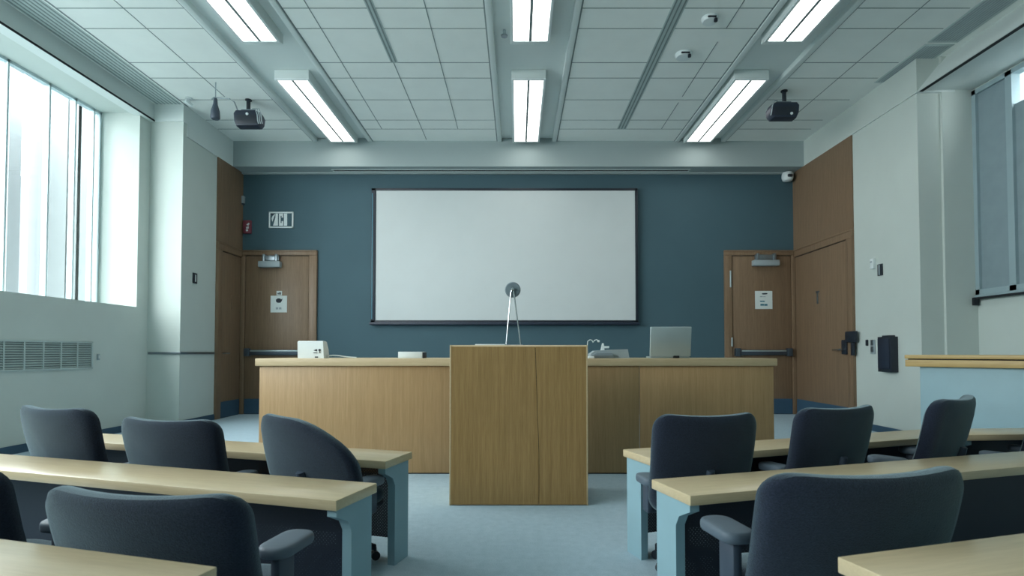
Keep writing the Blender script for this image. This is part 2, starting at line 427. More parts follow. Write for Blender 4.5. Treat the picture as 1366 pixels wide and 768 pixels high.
def side_door(nm, xw, s, y0, y1, ly0, ly1, label):
    """s = +1: the wall faces +x (left wall), -1: right wall"""
    d = sthing(nm, label, 'door', (xw, (y0 + y1) / 2, 0)); o = d.location
    zt, lt = 3.206, 3.05
    def bx(c, d0, d1, a, b, z0, z1, bev=0):
        xx = sorted((xw + s * d0, xw + s * d1)); c.box(xx[0], xx[1], a, b, z0, z1, bev); return c
    c = MB(); bx(c, -.02, .05, y0 + .001, ly0 - .01, 0, lt + .0118, .006)
    if y1 - ly1 > .03: bx(c, -.02, .05, ly1 + .01, y1 - .001, 0, lt + .0118, .006)
    bx(c, -.02, .052, y0, y1, lt + .012, zt, .008); bx(c, .04, .062, y0 + .003, y1 - .003, zt - .03, zt - .002, .005)
    c.build('door_frame', 'doorwood', d, o=o)
    bx(MB(), -.01, .03, ly0, ly1, .01, lt, .003).build('door_leaf', 'doorwood', d, o=o)
    bx(MB(), .004, .02, ly0 - .008, ly1 + .008, 0, lt + .012).build('door_gap', 'dark', d, o=o)
    bx(MB(), .028, .036, ly0, ly1, .01, .30).build('kick_plate', 'bluebase', d, o=o)
    return d, bx
d3, bx = side_door('door_3', XL, 1, YWOODL, YB - .06, 9.83, YB - .08, 'narrow wood side door in the left corner')
a = P(311, 413, X=XL + .03); b = P(311, 394, X=XL + .03)
bx(MB(), .03, .042, a.y - .07, a.y + .07, a.z, b.z, .003).build('door_plate', 'doorwood', d3, o=d3.location)
a = P(292, 471, X=XL + .03)
c = MB(); c.tube([(XL + .03, 9.90, a.z), (XL + .09, 9.90, a.z), (XL + .095, 9.93, a.z), (XL + .095, 10.02, a.z)], .012, 8)
c.build('door_handle', 'steel', d3, o=d3.location)
d4, bx = side_door('door_4', XR, -1, YWOODR, YB - .06, 8.86, YB - .08, 'wood side door with lever lock in the right corner')
a = P(1091, 405, X=XR - .03); b = P(1091, 388, X=XR - .03)
c = MB(); bx(c, .03, .042, a.y - .02, a.y + .02, a.z, b.z, .003); bx(c, .03, .042, a.y - .055, a.y + .055, b.z - .03, b.z, .003)
c.build('door_plate', 'steel', d4, o=d4.location)
a = P(1128, 462, X=XR - .03)
c = MB(); bx(c, .03, .075, a.y - .09, a.y + .05, a.z - .13, a.z + .11, .012)
lk = c.build('door_lock', 'black', d4, o=d4.location)
c = MB(); x = XR - .12; c.tube([(XR - .06, a.y - .02, a.z - .05), (x, a.y - .02, a.z - .05), (x - .005, a.y + .02, a.z - .05), (x - .005, a.y + .20, a.z - .055)], .017, 8)
c.build('door_handle', 'chrome', lk, o=d4.location)
a = P(1139, 449, X=XR - .05)
c = MB(); bx(c, .045, .10, a.y - .1, a.y + .16, a.z - .09, a.z + .09, .012); bx(c, .05, .09, a.y - .04, a.y + .03, a.z - .30, a.z - .09, .008)
c.build('door_latch_box', 'black', d4, o=d4.location)

# ------------------------------------------------------------------ notices, signs and small wall devices
def flat(px0, py0, px1, py1, Y, d=.006, o=None):
    a, b = P(px0, py1, Y=Y), P(px1, py0, Y=Y)
    return a.x, b.x, Y - d, Y, a.z, b.z
Yd = YB - .031
def notice(name, label, cat, rect, marks):
    x0, x1, y0, y1, z0, z1 = flat(*rect, Yd)
    t = thing(name, label, cat, ((x0 + x1) / 2, Yd, z0))
    MB().box(x0, x1, y0, y1, z0, z1).build('sheet', 'paper', t, o=t.location)
    for nm, mt, pts in marks:
        c = MB()
        for pl in pts:
            q = [P(px, py, Y=Yd - .006) for px, py in pl]
            c.prism([(v.x, v.z) for v in q], 'y', Yd - .0085, Yd - .005)
        c.build(nm, mt, t, o=t.location)
    return t
def rc(x0, y0, x1, y1): return [(x0, y1), (x1, y1), (x1, y0), (x0, y0)]
def zz(ox, oy, sc, pts): return [(ox + x * sc, oy + y * sc) for x, y in pts]
g = lambda pts: zz(340, 330, 100 / 768, pts)
notice('paper_notice', 'white paper notice with a dark emblem on the left door', 'notice', (361, 394.3, 383, 416.5), [
    ('printed_emblem', 'ink', [g([(215, 535), (235, 520), (262, 522), (268, 532), (284, 522), (276, 548), (262, 566), (232, 566), (218, 556)])]),
    ('printed_text', 'grey', [g(rc(215, 612, 238, 634)), g(rc(246, 612, 272, 634))])])
notice('door_number_sign', 'tiny white sign above the paper notice on the left door', 'sign', (369, 388, 376.2, 393.8), [
    ('printed_text', 'ink', [g(rc(233, 464, 246, 480)), g(rc(250, 458, 266, 482))])])
g2 = lambda pts: zz(990, 370, 60 / 768, pts)
notice('paper_notice', 'white paper notice with teal lines on the right door', 'notice', (1007.3, 388, 1030, 412), [
    ('printed_emblem', 'ink', [g2([(332, 277), (350, 268), (400, 263), (437, 268), (425, 286), (380, 292), (345, 288)])]),
    ('printed_text', 'grey', [g2(rc(305, 318, 350, 334)), g2(rc(360, 322, 400, 332))]),
    ('printed_heading', 'teal', [g2(rc(305, 396, 385, 418)), g2(rc(312, 448, 372, 482)), g2(rc(378, 450, 432, 484))])])

# framed letter sign
g3 = lambda pts: zz(310, 250, 100 / 1097, pts)
q = g3([(540, 595), (900, 360)])
x0, x1, y0, y1, z0, z1 = flat(q[0][0], q[1][1], q[1][0], q[0][1], YB, .03)
t = thing('letter_sign', 'white framed sign with pale block letters on the blue wall', 'sign', ((x0 + x1) / 2, YB, z0))
c = MB(); k = .028
c.box(x0, x1, y0, y1, z0, z0 + k, .004); c.box(x0, x1, y0, y1, z1 - k, z1, .004); c.box(x0, x0 + k, y0, y1, z0, z1, .004); c.box(x1 - k, x1, y0, y1, z0, z1, .004)
c.build('sign_frame', 'white', t, o=t.location)
MB().box(x0 + .01, x1 - .01, y0 + .01, y1, z0 + .01, z1 - .01).build('sign_panel', 'blue', t, o=t.location)
c = MB()
for pl in ([(575, 450), (590, 420), (628, 385), (606, 450), (585, 500)], [(598, 558), (632, 440), (634, 382), (668, 382), (668, 558)],
           [(684, 560), (684, 382), (744, 382), (744, 440), (722, 440), (722, 415), (706, 415), (706, 520), (722, 520), (722, 492), (744, 492), (744, 560)],
           [(757, 560), (757, 382), (802, 382), (802, 560)]):
    v = [P(a, b, Y=YB - .02) for a, b in g3(pl)]
    c.prism([(p.x, p.z) for p in v], 'y', YB - .027, YB - .019)
c.build('sign_letters', 'white', t, o=t.location)
c = MB(); v = [P(a, b, Y=YB - .02) for a, b in g3([(560, 382), (606, 382), (580, 408)])]
c.prism([(p.x, p.z) for p in v], 'y', YB - .026, YB - .019); c.build('sign_mark', 'ink', t, o=t.location)
# fire alarm
x0, x1, y0, y1, z0, z1 = flat(325.5, 294.5, 336.5, 312, YB, .06)
t = thing('fire_alarm', 'small red fire alarm on the blue wall near left corner', 'alarm', ((x0 + x1) / 2, YB, z0))
MB().box(x0, x1, y0, y1, z0, z1, .012).build('alarm_body', 'red', t, o=t.location)
c = MB()
for pl in ([(205, 545), (240, 515), (252, 530), (232, 560)], [(200, 580), (238, 565), (240, 600), (205, 605)], [(198, 615), (228, 612), (230, 638), (200, 640)]):
    v = [P(a, b, Y=YB - .06) for a, b in g3(pl)]; c.prism([(p.x, p.z) for p in v], 'y', YB - .064, YB - .058)
c.build('alarm_lettering', 'white', t, o=t.location)
# sensor in the corner
x0, x1, y0, y1, z0, z1 = flat(322, 262, 327.5, 273, YB, .07)
t = thing('motion_sensor', 'small pale sensor on the blue wall above the fire alarm', 'sensor', ((x0 + x1) / 2, YB, z0))
MB().box(x0, x1, y0, y1, z0 + .02, z1, .012).build('sensor_body', 'grey', t, o=t.location)
MB().box(x0 + .01, x1 - .01, y0 + .01, y1, z0 - .01, z0 + .02, .005).build('sensor_lens', 'black', t, o=t.location)
# dome camera in the right corner
a = P(1050.5, 236, Y=YB - .12)
t = thing('security_camera', 'white security camera high in the right corner of blue wall', 'camera', a)
c = MB(); c.lathe([(.02, -.10), (.085, -.085), (.105, -.03), (.105, .03), (.09, .075), (.03, .085)], (0, 0, .01)); c.box(-.03, .03, 0, .125, .02, .08, .01)
c.build('camera_housing', 'white', t)
c = MB(); c.box(-.045, .05, -.118, -.06, -.03, .03, .02, 3); c.build('camera_lens', 'black', t)

# devices on the side walls
def plate(name, label, cat, x, s, rect, mat, d=.02, extra=None):
    a, b = P(rect[0], rect[3], X=x), P(rect[2], rect[1], X=x)
    ya, yb = sorted((a.y, b.y)); z0 = P((rect[0] + rect[2]) / 2, rect[3], X=x).z; z1 = P((rect[0] + rect[2]) / 2, rect[1], X=x).z
    t = thing(name, label, cat, (x, (ya + yb) / 2, z0))
    hy = (yb - ya) / 2
    xx = sorted((0, s * d))
    MB().box(xx[0], xx[1], -hy, hy, 0, z1 - z0, min(.006, d * .3)).build('cover', mat, t)
    return t, hy, z1 - z0
t, hy, h = plate('switch_plate', 'dark slim switch plate on the left column', 'switch', XL, 1, (256.5, 364, 262, 378), 'black')
MB().box(.018, .026, -.012, .012, .03, h - .03, .002).build('switch_rocker', 'white', t)
t, hy, h = plate('switch_plate', 'small switch beside the wall grille under the left window', 'switch', WL, 1, (128.5, 472, 132, 480), 'grey')
MB().box(.018, .026, -.01, .01, .02, h - .02, .002).build('switch_rocker', 'white', t)
t, hy, h = plate('thermostat', 'slim white box high on the right pier', 'sensor', XR, -1, (1164.5, 345, 1168.5, 358.5), 'white', .05)
MB().box(-.056, -.048, -hy * .5, hy * .5, h * .6, h * .75).build('sensor_window', 'grey', t)
t, hy, h = plate('switch_plate', 'dark double switch plate beside the slim white box', 'switch', XR, -1, (1172, 352, 1178, 367.5), 'black')
MB().box(-.026, -.018, -hy * .15, hy * .35, .01, h - .01, .002).build('switch_rocker', 'grey', t)
t, hy, h = plate('key_switch', 'tiny black key switch next to the right side door', 'switch', XR, -1, (1156, 453, 1158.6, 461), 'black')
t, hy, h = plate('switch_plate', 'grey switch plate with two rockers near the black dispenser', 'switch', XR, -1, (1162.5, 453, 1168, 472), 'grey')
for k in (0, 1): MB().box(-.026, -.018, -hy * .6, hy * .6, .03 + k * h * .48, .02 + h * .42 + k * h * .48, .002).build('switch_rocker', 'steel', t)
t, hy, h = plate('wall_dispenser', 'tall black dispenser box on the right pier', 'dispenser', XR, -1, (1181, 449, 1198, 496), 'black', .11)
MB().box(-.125, -.108, -hy * .86, hy * .86, .05, h - .03, .006).build('front_cover', 'navy', t)
MB().box(-.09, -.0, -hy * .6, hy * .5, h - .004, h + .02, .005).build('top_latch', 'black', t)

# wall grille under the left window
a, b = P(122, 496, X=WL), P(122, 456, X=WL)
gy0, gy1, gz0, gz1 = 5.2, a.y, P(60, 494, X=WL).z, P(60, 454, X=WL).z
t = thing('wall_grille', 'wide pale louvred air grille under the left window', 'vent', (WL, (gy0 + gy1) / 2, gz0)); o = t.location
c = MB(); k = .025
c.box(WL, WL + .02, gy0, gy1, gz0, gz0 + k, .003); c.box(WL, WL + .02, gy0, gy1, gz1 - k, gz1, .003)
c.box(WL, WL + .02, gy0, gy0 + k, gz0, gz1, .003); c.box(WL, WL + .02, gy1 - k, gy1, gz0, gz1, .003)
n = 9
for i in range(1, n): c.box(WL, WL + .018, gy0 + (gy1 - gy0) * i / n - .01, gy0 + (gy1 - gy0) * i / n + .01, gz0, gz1)
c.build('grille_frame', 'vent', t, o=o)
c = MB(); ns = 11
for i in range(ns):
    z = gz0 + k + (gz1 - gz0 - 2 * k) * (i + .5) / ns
    c.box(-.012, .012, gy0 + .01, gy1 - .01, -.002, .002, mat=Matrix.Translation((WL + .008, 0, z)) @ Matrix.Rotation(R(38), 4, 'Y'))
c.build('louvre', 'vent', t, o=o)
MB().box(WL, WL + .002, gy0 + .01, gy1 - .01, gz0 + .01, gz1 - .01).build('grille_back', 'joint', t, o=o)

# ------------------------------------------------------------------ projection screen
a, b = P(494.5, 432.5, Y=YB - .1), P(850.5, 251, Y=YB - .1)
t = thing('projection_screen', 'large blank white projection screen with black frame', 'screen', ((a.x + b.x) / 2, YB, a.z)); o = t.location
wp = P(500.5, 427, Y=YB - .1), P(847, 254, Y=YB - .1)
MB().box(wp[0].x - .01, wp[1].x + .01, YB - .095, YB - .06, wp[0].z - .01, wp[1].z + .01).build('screen_surface', 'screen', t, o=o)
c = MB(); Ys = YB - .11
c.box(a.x, b.x, Ys, YB, a.z + .04, wp[0].z, .006); c.box(a.x, b.x, Ys, YB, wp[1].z, b.z, .006)
c.box(a.x, wp[0].x, Ys, YB, a.z, b.z, .006); c.box(wp[1].x, b.x, Ys, YB, a.z, b.z, .006)
c.build('screen_frame', 'frame', t, o=o)
c = MB(); c.box(a.x - .02, b.x + .02, Ys - .03, YB - .02, a.z - .01, a.z + .045, .012); c.build('bottom_rail', 'winfr' if False else 'navy', t, o=o)
MB().box(a.x + .012, a.x + .032, Ys - .004, Ys + .01, a.z + .1, b.z - .1).build('side_tension_strip', 'teal', t, o=o)

# ------------------------------------------------------------------ ceiling lights
lights = [(-3.49, -3.035), (-.05, .38), (3.17, 3.61)]
where = [('left', 'left ceiling trough'), ('centre', 'centre ceiling trough'), ('right', 'right ceiling trough')]
proto = None; rows = [(7.70, 10.04, 'far'), (4.45, 6.79, 'near')]
def make_light(w, L):
    t = thing('ceiling_light', '', 'ceiling light')
    c = MB(); c.box(-w / 2 - .035, w / 2 + .035, 0, L + .08, .02, .15, .006)
    c.build('housing', 'gyp', t)
    c = MB()
    c.box(-w / 2 - .035, -w / 2, 0, L, 0, .03, .004); c.box(w / 2, w / 2 + .035, 0, L, 0, .03, .004); c.box(-w / 2, w / 2, -.0, .03, 0, .03, .004); c.box(-w / 2, w / 2, L - .03, L, 0, .03, .004)
    c.build('frame', 'white', t)
    for s in (-1, 1):
        x0, x1 = sorted((s * .018, s * (w / 2 - .002)))
        MB().box(x0, x1, .03, L - .03, .008, .022).build('diffuser', 'tube', t)
    MB().box(-.018, .018, .03, L - .03, .002, .024, .002).build('centre_rib', 'joint', t)
    return t
for (y0, y1, rn) in rows:
    for (x0, x1), (wn_, wl) in zip(lights, where):
        if proto is None: proto = t = make_light(.43, 2.32)
        else: t = copy_tree(proto)
        t.location = ((x0 + x1) / 2, y0, ZC - .09)
        t['group'] = 'ceiling lights in the troughs'
        t['label'] = {'far': 'lit ceiling light in the %s, at the end near the bulkhead' % wl,
                      'near': 'lit ceiling light in the %s, cut off by the top of the photo' % wl}[rn]
# linear grilles in the ceiling
def linear(name, label, x0, x1, y0, y1, n, mat='dark', wdt=.4, fr=True):
    t = thing(name, label, 'vent', ((x0 + x1) / 2, y0, ZC)); o = t.location
    c = MB(); p = (x1 - x0) / n
    for i in range(n): c.box(x0 + p * (i + .5 - wdt / 2), x0 + p * (i + .5 + wdt / 2), y0 + .02, y1 - .02, ZC - .006, ZC + .01)
    c.build('slots', mat, t, o=o)
    c = MB(); c.box(x0, x1, y0, y1, ZC - .004, ZC + .008); c.build('vent_plate', 'vent', t, o=o)
    return t
linear('ceiling_grille', 'long striped linear air grille over the left window', -5.86, -5.44, 2.0, 8.78, 7, 'joint', .32)
linear('slot_diffuser', 'long narrow double slot vent right of the centre trough', 1.80, 1.96, 2.0, 9.63, 3, 'joint', .35)
linear('slot_diffuser', 'short narrow slot vent left of the centre trough', -1.76, -1.66, 2.0, 7.4, 2, 'joint', .4)
def perfvent(label, y0, y1):
    x0, x1 = 5.33, 5.72
    t = thing('ceiling_grille', label, 'vent', ((x0 + x1) / 2, y0, ZC)); o = t.location
    MB().box(x0, x1, y0, y1, ZC - .006, ZC + .01, .002).build('vent_plate', 'vent', t, o=o)
    c = MB(); n = 9
    for i in range(n): c.box(x0 + .03 + i * .037, x0 + .05 + i * .037, y0 + .04, y1 - .04, ZC - .009, ZC)
    c.build('slots', 'grey', t, o=o)
perfvent('grey ceiling grille over right window, the end panel towards the blue wall', 6.95, 7.96)
perfvent('grey ceiling grille over right window, the longer panel nearer the viewer', 4.4, 6.91)

# detectors, sprinkler
def detector(px, py, label, r):
    a = P(px, py, Z=ZC)
    t = thing('smoke_detector', label, 'detector', (a.x, a.y, ZC))
    c = MB(); c.lathe([(r * .5, -.055), (r * .85, -.05), (r, -.02), (r, .002)], (0, 0, 0)); c.build('detector_body', 'white', t)
    c = MB(); c.box(-r * .55, r * .45, -r * 1.0, -r * .8, -.045, -.028, .004); c.tube([(r * .45, -r * .7, -.05), (r * .45, -r * .7, -.085)], .022, 10); c.build('detector_sensor', 'black', t)
detector(912, 72, 'white ceiling detector with a dark sensor beside the slot vent', .115)
detector(947, 24, 'white ceiling detector close to the top edge of the photo', .1)
a = P(678, 40, Z=ZC + .06)
t = thing('sprinkler', 'tiny sprinkler head beside the nearer centre ceiling light', 'sprinkler', (a.x - .05, a.y, ZC + .06))
c = MB(); c.tube([(0, 0, 0), (0, 0, -.07)], .018, 10); c.build('pipe', 'grey', t)
c = MB(); c.lathe([(.04, -.085), (.042, -.07)], (0, 0, 0)); c.build('deflector', 'steel', t)

# ------------------------------------------------------------------ projectors and hanging microphone
def projector(pole_px, body, label, mirror=1):
    a = P(*pole_px, Z=ZC)
    Y = a.y
    q0, q1 = P(body[0], body[3], Y=Y), P(body[2], body[1], Y=Y)
    cx, w, h, zb = (q0.x + q1.x) / 2, q1.x - q0.x, q1.z - q0.z, q0.z
    t = thing('projector', label, 'projector', (a.x, Y, ZC)); o = t.location
    dx = cx - a.x
    c = MB(); c.tube([(0, 0, 0), (0, 0, zb + h - ZC - .02)], .03, 12); c.lathe([(.05, -.015), (.05, 0)], (0, 0, 0)); c.build('ceiling_pole', 'black', t)
    z0 = zb - ZC
    # body: rounded, chamfered housing
    prof = [(-w * .40, z0), (w * .38, z0), (w * .47, z0 + h * .18), (w * .5, z0 + h * .55), (w * .42, z0 + h * .82), (w * .3, z0 + h * .92), (-w * .42, z0 + h * .92), (-w * .5, z0 + h * .75), (-w * .48, z0 + h * .3)]
    prof = [(dx + mirror * x, z) for x, z in prof]
    c = MB()
    def ring(y, s):
        mx = dx; mz = z0 + h * .46
        return [(mx + (x - mx) * s, y, mz + (z - mz) * s) for x, z in prof]
    c.rings([ring(-.085, .86), ring(-.075, .96), ring(-.05, 1), ring(.08, 1), ring(.11, .9)])
    bd = c.build('projector_body', 'navy', t)
    c = MB(); c.box(dx - w * .36, dx + w * .36, -.090, -.080, z0 + h * .12, z0 + h * .62, .004); c.build('rear_panel', 'black', bd)
    c = MB(); c.box(dx - w * .25, dx + w * .25, -.05, .07, z0 + h * .9, z0 + h * 1.02, .01); c.build('mount_bracket', 'steel', t)
    c = MB(); c.lathe([(.02, -.10), (.022, -.08)], (dx + mirror * w * .02 if mirror > 0 else dx + w * .2, 0, z0 + h * (.66 if mirror > 0 else .2)), 'y', 12); c.build('indicator', 'white', bd)
    sx = dx + mirror * w * (.36 if mirror > 0 else .42)
    for k in range(3 if mirror > 0 else 1):
        x = sx + mirror * k * .03
        c = MB(); c.tube([(x - mirror * .08, -.06, z0 + h * 1.0), (x - mirror * .02, -.10, z0 + h * .95), (x + mirror * .02, -.11, z0 + h * .6), (x + mirror * .03, -.11, z0 + h * .25), (x + mirror * .03, -.08, z0 + h * .1)], .008, 8)
        c.build('cable', 'grey', t)
    c = MB(); c.lathe([(h * .28, .10), (h * .3, .11), (h * .3, .16), (h * .22, .17)], (dx - w * .1, 0, z0 + h * .5), 'y', 20); c.build('lens', 'black', bd)
    return t, Y
pj, YP = projector((331.5, 133), (314, 147.5, 351, 170), 'black projector hanging from the ceiling near left column', 1)
projector((1046, 121), (1024.5, 137, 1063.5, 159), 'black projector hanging from the ceiling on the right side', -1)
YM = YP - .55
a = P(287.5, 131, Y=YM); b = P(287.5, 159, Y=YM)
t = thing('hanging_microphone', 'dark bottle shaped microphone hanging left of the left projector', 'microphone', (a.x, YM, ZC))
L = a.z - b.z; za = a.z - ZC
c = MB(); c.lathe([(.052, za - L), (.066, za - L + .02), (.06, za - L * .6), (.03, za - L * .28), (.026, za - .02), (.02, za)], (0, 0, 0)); c.build('microphone_body', 'plastic', t)
e1 = P(317, 147, Y=YP - .03) - Vector((a.x, YM, ZC))
c = MB(); c.tube([(-.06, 0, za - .02), (-.02, 0, za + .015), (.0, 0, za + .01), (.2, .02, za), (.25, .06, za - .03), e1], .010, 8)
c.build('cable', 'grey', t)
c = MB(); c.tube([(0, 0, 0), (0, 0, za + .02)], .008, 8); c.build('hanger', 'grey', t)
# small white camera at the end of the left grille
a = P(252, 134, Z=ZC - .04)
t = thing('security_camera', 'small white camera on the ceiling above the left column', 'camera', (a.x, a.y, ZC))
c = MB(); c.lathe([(.05, -.02), (.05, 0)], (0, 0, 0)); c.tube([(0, 0, 0), (0, 0, -.07)], .018, 8); c.build('camera_mount', 'white', t)
c = MB(); c.box(-.03, .03, -.06, .06, -.04, .01, .01, mat=Matrix.Translation((0, 0, -.07)) @ Matrix.Rotation(R(-25), 4, 'Z') @ Matrix.Rotation(R(-20), 4, 'X')); c.build('camera_housing', 'white', t)

# ------------------------------------------------------------------ front desk, lectern
YD = 5.336; DX0, DX1, DZ = -2.592, 2.572, 1.141
t = thing('front_desk', 'long wooden front desk with overhanging top behind the lectern', 'desk', (0, YD, 0)); o = t.location
MB().box(DX0, DX1, YD, YD + .85, DZ - .074, DZ, .006).build('worktop', 'edgewood', t, o=o)
bx0, bx1 = P(345, 560, Y=YD + .03).x, P(1033, 560, Y=YD + .03).x
seams = [bx0, -.3, 1.213, bx1]
for i in range(3):
    MB().box(seams[i] + .003, seams[i + 1] - .003, YD + .03, YD + .055, .012, DZ - .0745, .002).build('front_panel', 'deskwood', t, o=o)
for x in (bx0 + .001, bx1 - .027): MB().box(x, x + .026, YD + .056, YD + .82, .005, DZ - .0745, .002).build('side_panel', 'deskwood', t, o=o)
MB().box(bx0 + .03, bx1 - .03, YD + .04, YD + .053, 0, .02).build('plinth', 'dark', t, o=o)

YL = 4.27; LX0, LX1, LZ = -.534, .557, 1.259
t = thing('lectern', 'tall square oak lectern standing in front of the long desk', 'lectern', ((LX0 + LX1) / 2, YL, 0)); o = t.location
xs0 = P(714, 463, Y=YL).x; xs1 = P(719, 600, Y=YL).x; xs2 = P(719, 673, Y=YL).x
g_ = .0018
MB().prism([(LX0 + .012, .006), (xs2 - g_, .006), (xs1 - g_, .4), (xs0 - g_, LZ - .012), (LX0 + .012, LZ - .012)], 'y', YL, YL + .02).build('front_panel', 'lectwood', t, o=o)
MB().prism([(LX1 - .012, .006), (xs2 + g_, .006), (xs1 + g_, .4), (xs0 + g_, LZ - .012), (LX1 - .012, LZ - .012)], 'y', YL, YL + .02).build('front_panel', 'lectwood', t, o=o)
MB().box(LX0 + .02, LX1 - .02, YL + .012, YL + .022, .006, LZ - .012).build('backing_board', 'dark', t, o=o)
for x in (LX0, LX1 - .012): MB().box(x, x + .012, YL, YL + .55, 0, LZ, .002).build('side_panel', 'edgewood', t, o=o)
MB().prism([(YL, LZ - .012), (YL + .02, LZ), (YL + .55, LZ - .05), (YL + .55, LZ - .07), (YL + .02, LZ - .03)], 'x', LX0 + .012, LX1 - .012).build('top_board', 'edgewood', t, o=o)
MB().box(LX0 + .012, LX1 - .012, YL + .05, YL + .53, .6, .62).build('shelf', 'lectwood', t, o=o)
# folder on top
a, b = P(634, 459, Y=YL + .12), P(676, 457.5, Y=YL + .12)
zt = LZ - .0094
t = tag(MB().box(-.125, .115, -.09, .03, 0, .012, .002).build('paper_folder', 'white'), 'thin white folder lying on top of the lectern', 'folder')
t.location = ((a.x + b.x) / 2, YL + .15, LZ - .0118); t.rotation_euler = (-R(5.4), 0, 0)
# disc headed stand
Ym = YL + .2
f1, f2, jn, dc = P(675.3, 458, Y=Ym), P(694.3, 458, Y=Ym), P(683.5, 393, Y=Ym), P(684, 386.3, Y=Ym)
zt = LZ - .0135 + .012
t = thing('microphone_stand', 'round grey disc on two thin chrome legs standing on the lectern', 'stand', (dc.x, Ym, zt)); o = t.location
c = MB(); c.box(f1.x - .006, f2.x + .02, Ym - .03, Ym + .03, zt - .012, zt + .008, .004); c.build('base', 'steel', t, o=o)
for f, s in ((f1, -1), (f2, 1)):
    c = MB(); c.tube([(f.x, Ym, zt), (f.x, Ym, f.z), (jn.x + s * .012, Ym - .01, jn.z + .02), (dc.x + s * .004, Ym - .012, dc.z)], .0055, 8); c.build('leg', 'chrome', t, o=o)
rd = 10.5 / F * Ym
c = MB(); c.lathe([(rd * .9, .0), (rd, .008), (rd, .016), (rd * .9, .024)], (dc.x, Ym, dc.z), 'y', 40); dk = c.build('disc', 'midgrey', t, o=o)
c = MB(); c.lathe([(rd * .18, -.03), (rd * .24, -.024), (rd * .24, 0)], (dc.x, Ym, dc.z + rd * .05), 'y', 16); c.build('hub', 'chrome', dk, o=o)

# ------------------------------------------------------------------ things on the front desk
def onto(px, Y): return P(px, 470, Y=Y).x
Yo = YD + .2
k = Yo / F
# white console with symbols
x0, x1 = onto(396, Yo), onto(432, Yo)
zt = P(400, 454.5, Y=Yo).z
t = thing('control_console', 'small white console box with dark symbols on the desk', 'device', ((x0 + x1) / 2, Yo, DZ)); o = t.location
w_ = (x1 - x0) / 2; h_ = zt - DZ
c = MB(); c.rings([[(-w_ * .93, 0, 0), (w_, 0, 0), (w_, .16, 0), (-w_ * .93, .16, 0)], [(-w_ * .95, 0, h_ * .5), (w_ * .96, 0, h_ * .5), (w_ * .96, .155, h_ * .5), (-w_ * .95, .155, h_ * .5)], [(-w_, .015, h_ * .95), (w_ * .88, .015, h_ * .95), (w_ * .88, .13, h_ * .95), (-w_, .13, h_ * .95)], [(-w_ * .96, .03, h_), (w_ * .84, .03, h_), (w_ * .84, .11, h_), (-w_ * .96, .11, h_)]])
c.build('console_body', 'white', t)
g4 = lambda pts: [(P(380 + x * 100 / 1366, 440 + y * 100 / 1366, Y=Yo) - o) for x, y in pts]
for pl in ([(520, 372), (585, 348), (585, 388)], [(520, 408), (595, 408), (595, 420), (520, 420)], [(615, 352), (640, 343), (656, 356), (652, 382), (638, 392), (618, 380)], [(618, 415), (634, 388), (640, 392), (628, 416)], [(640, 392), (652, 415), (643, 416), (632, 396)], [(548, 482), (605, 482), (605, 504), (548, 504)]):
    q = g4(pl); c = MB(); c.prism([(v.x, v.z) for v in q], 'y', -.004, .012); c.build('printed_symbol', 'ink', t)
pts = [g4([(x, y)])[0] for x, y in ((690, 490), (730, 470), (830, 462), (930, 468), (1030, 485), (1130, 497), (1240, 510))]
c = MB(); c.tube([(v.x, .06 + i * .01, max(v.z, .006)) for i, v in enumerate(pts)], .006, 8); c.build('cable', 'white', t)
# low white box
x0, x1 = onto(531, Yo), onto(565, Yo); zt = P(548, 469, Y=Yo).z
t = thing('low_white_box', 'low flat white box on the desk left of the lectern', 'box', ((x0 + x1) / 2, Yo, DZ)); w_ = (x1 - x0) / 2
MB().box(-w_, w_ - .012, 0, .2, 0, zt - DZ, .004).build('box_body', 'white', t)
MB().box(w_ - .012, w_, .004, .196, 0, zt - DZ - .004, .003).build('end_cap', 'black', t)
# laptop
Yq = YD + .3
x0, x1 = onto(866.5, Yq), onto(921, Yq); zt = P(890, 436, Y=Yq).z
t = thing('laptop', 'open silver laptop seen from behind on the desk right side', 'laptop', ((x0 + x1) / 2, Yq, DZ)); w_ = (x1 - x0) / 2
c = MB(); c.box(-w_ + .01, w_, .02, .2, 0, .018, .006); c.build('keyboard_base', 'alu', t)
Mx = Matrix.Translation((0, 0, .02)) @ Matrix.Rotation(R(8), 4, 'X')
c = MB(); c.box(-w_, w_, -.008, .008, 0, (zt - DZ - .02) / math.cos(R(8)), .006, 3, mat=Mx)
ld = c.build('lid', 'alu', t)
c = MB(); c.box(-w_ + .012, w_ - .012, .0085, .0095, .014, (zt - DZ - .02) - .01, mat=Mx); c.build('display', 'black', ld)
c = MB(); c.tube([(w_ * .3 - .03, .0, .016), (w_ * .3 + .03, .0, .016)], .014, 10); c.build('hinge', 'dark', t)
# low grey device
Yq = YD + .22
x0, x1 = onto(788, Yq), onto(841, Yq); zt = P(800, 465.5, Y=Yq).z; h_ = zt - DZ
t = thing('conference_phone', 'low pale grey conference phone with upright tab beside the lectern', 'phone', ((x0 + x1) / 2, Yq, DZ)); w_ = (x1 - x0) / 2
c = MB(); c.prism([(-w_, 0), (w_, 0), (w_ * .92, h_), (w_ * .1, h_ * .95), (-w_ * .75, h_ * .82), (-w_ * .95, h_ * .5)], 'y', .05, .24)
c.build('phone_body', 'grey', t)
c = MB(); c.rings([[(-w_ * .9, 0 + .01, .004), (w_ * .12, .01, .004), (w_ * .12, .06, .004), (-w_ * .9, .06, .004)], [(-w_ * .95, .0, h_ * .3), (w_ * .14, .0, h_ * .3), (w_ * .14, .07, h_ * .3), (-w_ * .95, .07, h_ * .3)], [(-w_ * .7, .012, h_ * .56), (w_ * .08, .012, h_ * .56), (w_ * .08, .06, h_ * .56), (-w_ * .7, .06, h_ * .56)]])
c.build('handset', 'midgrey', t)
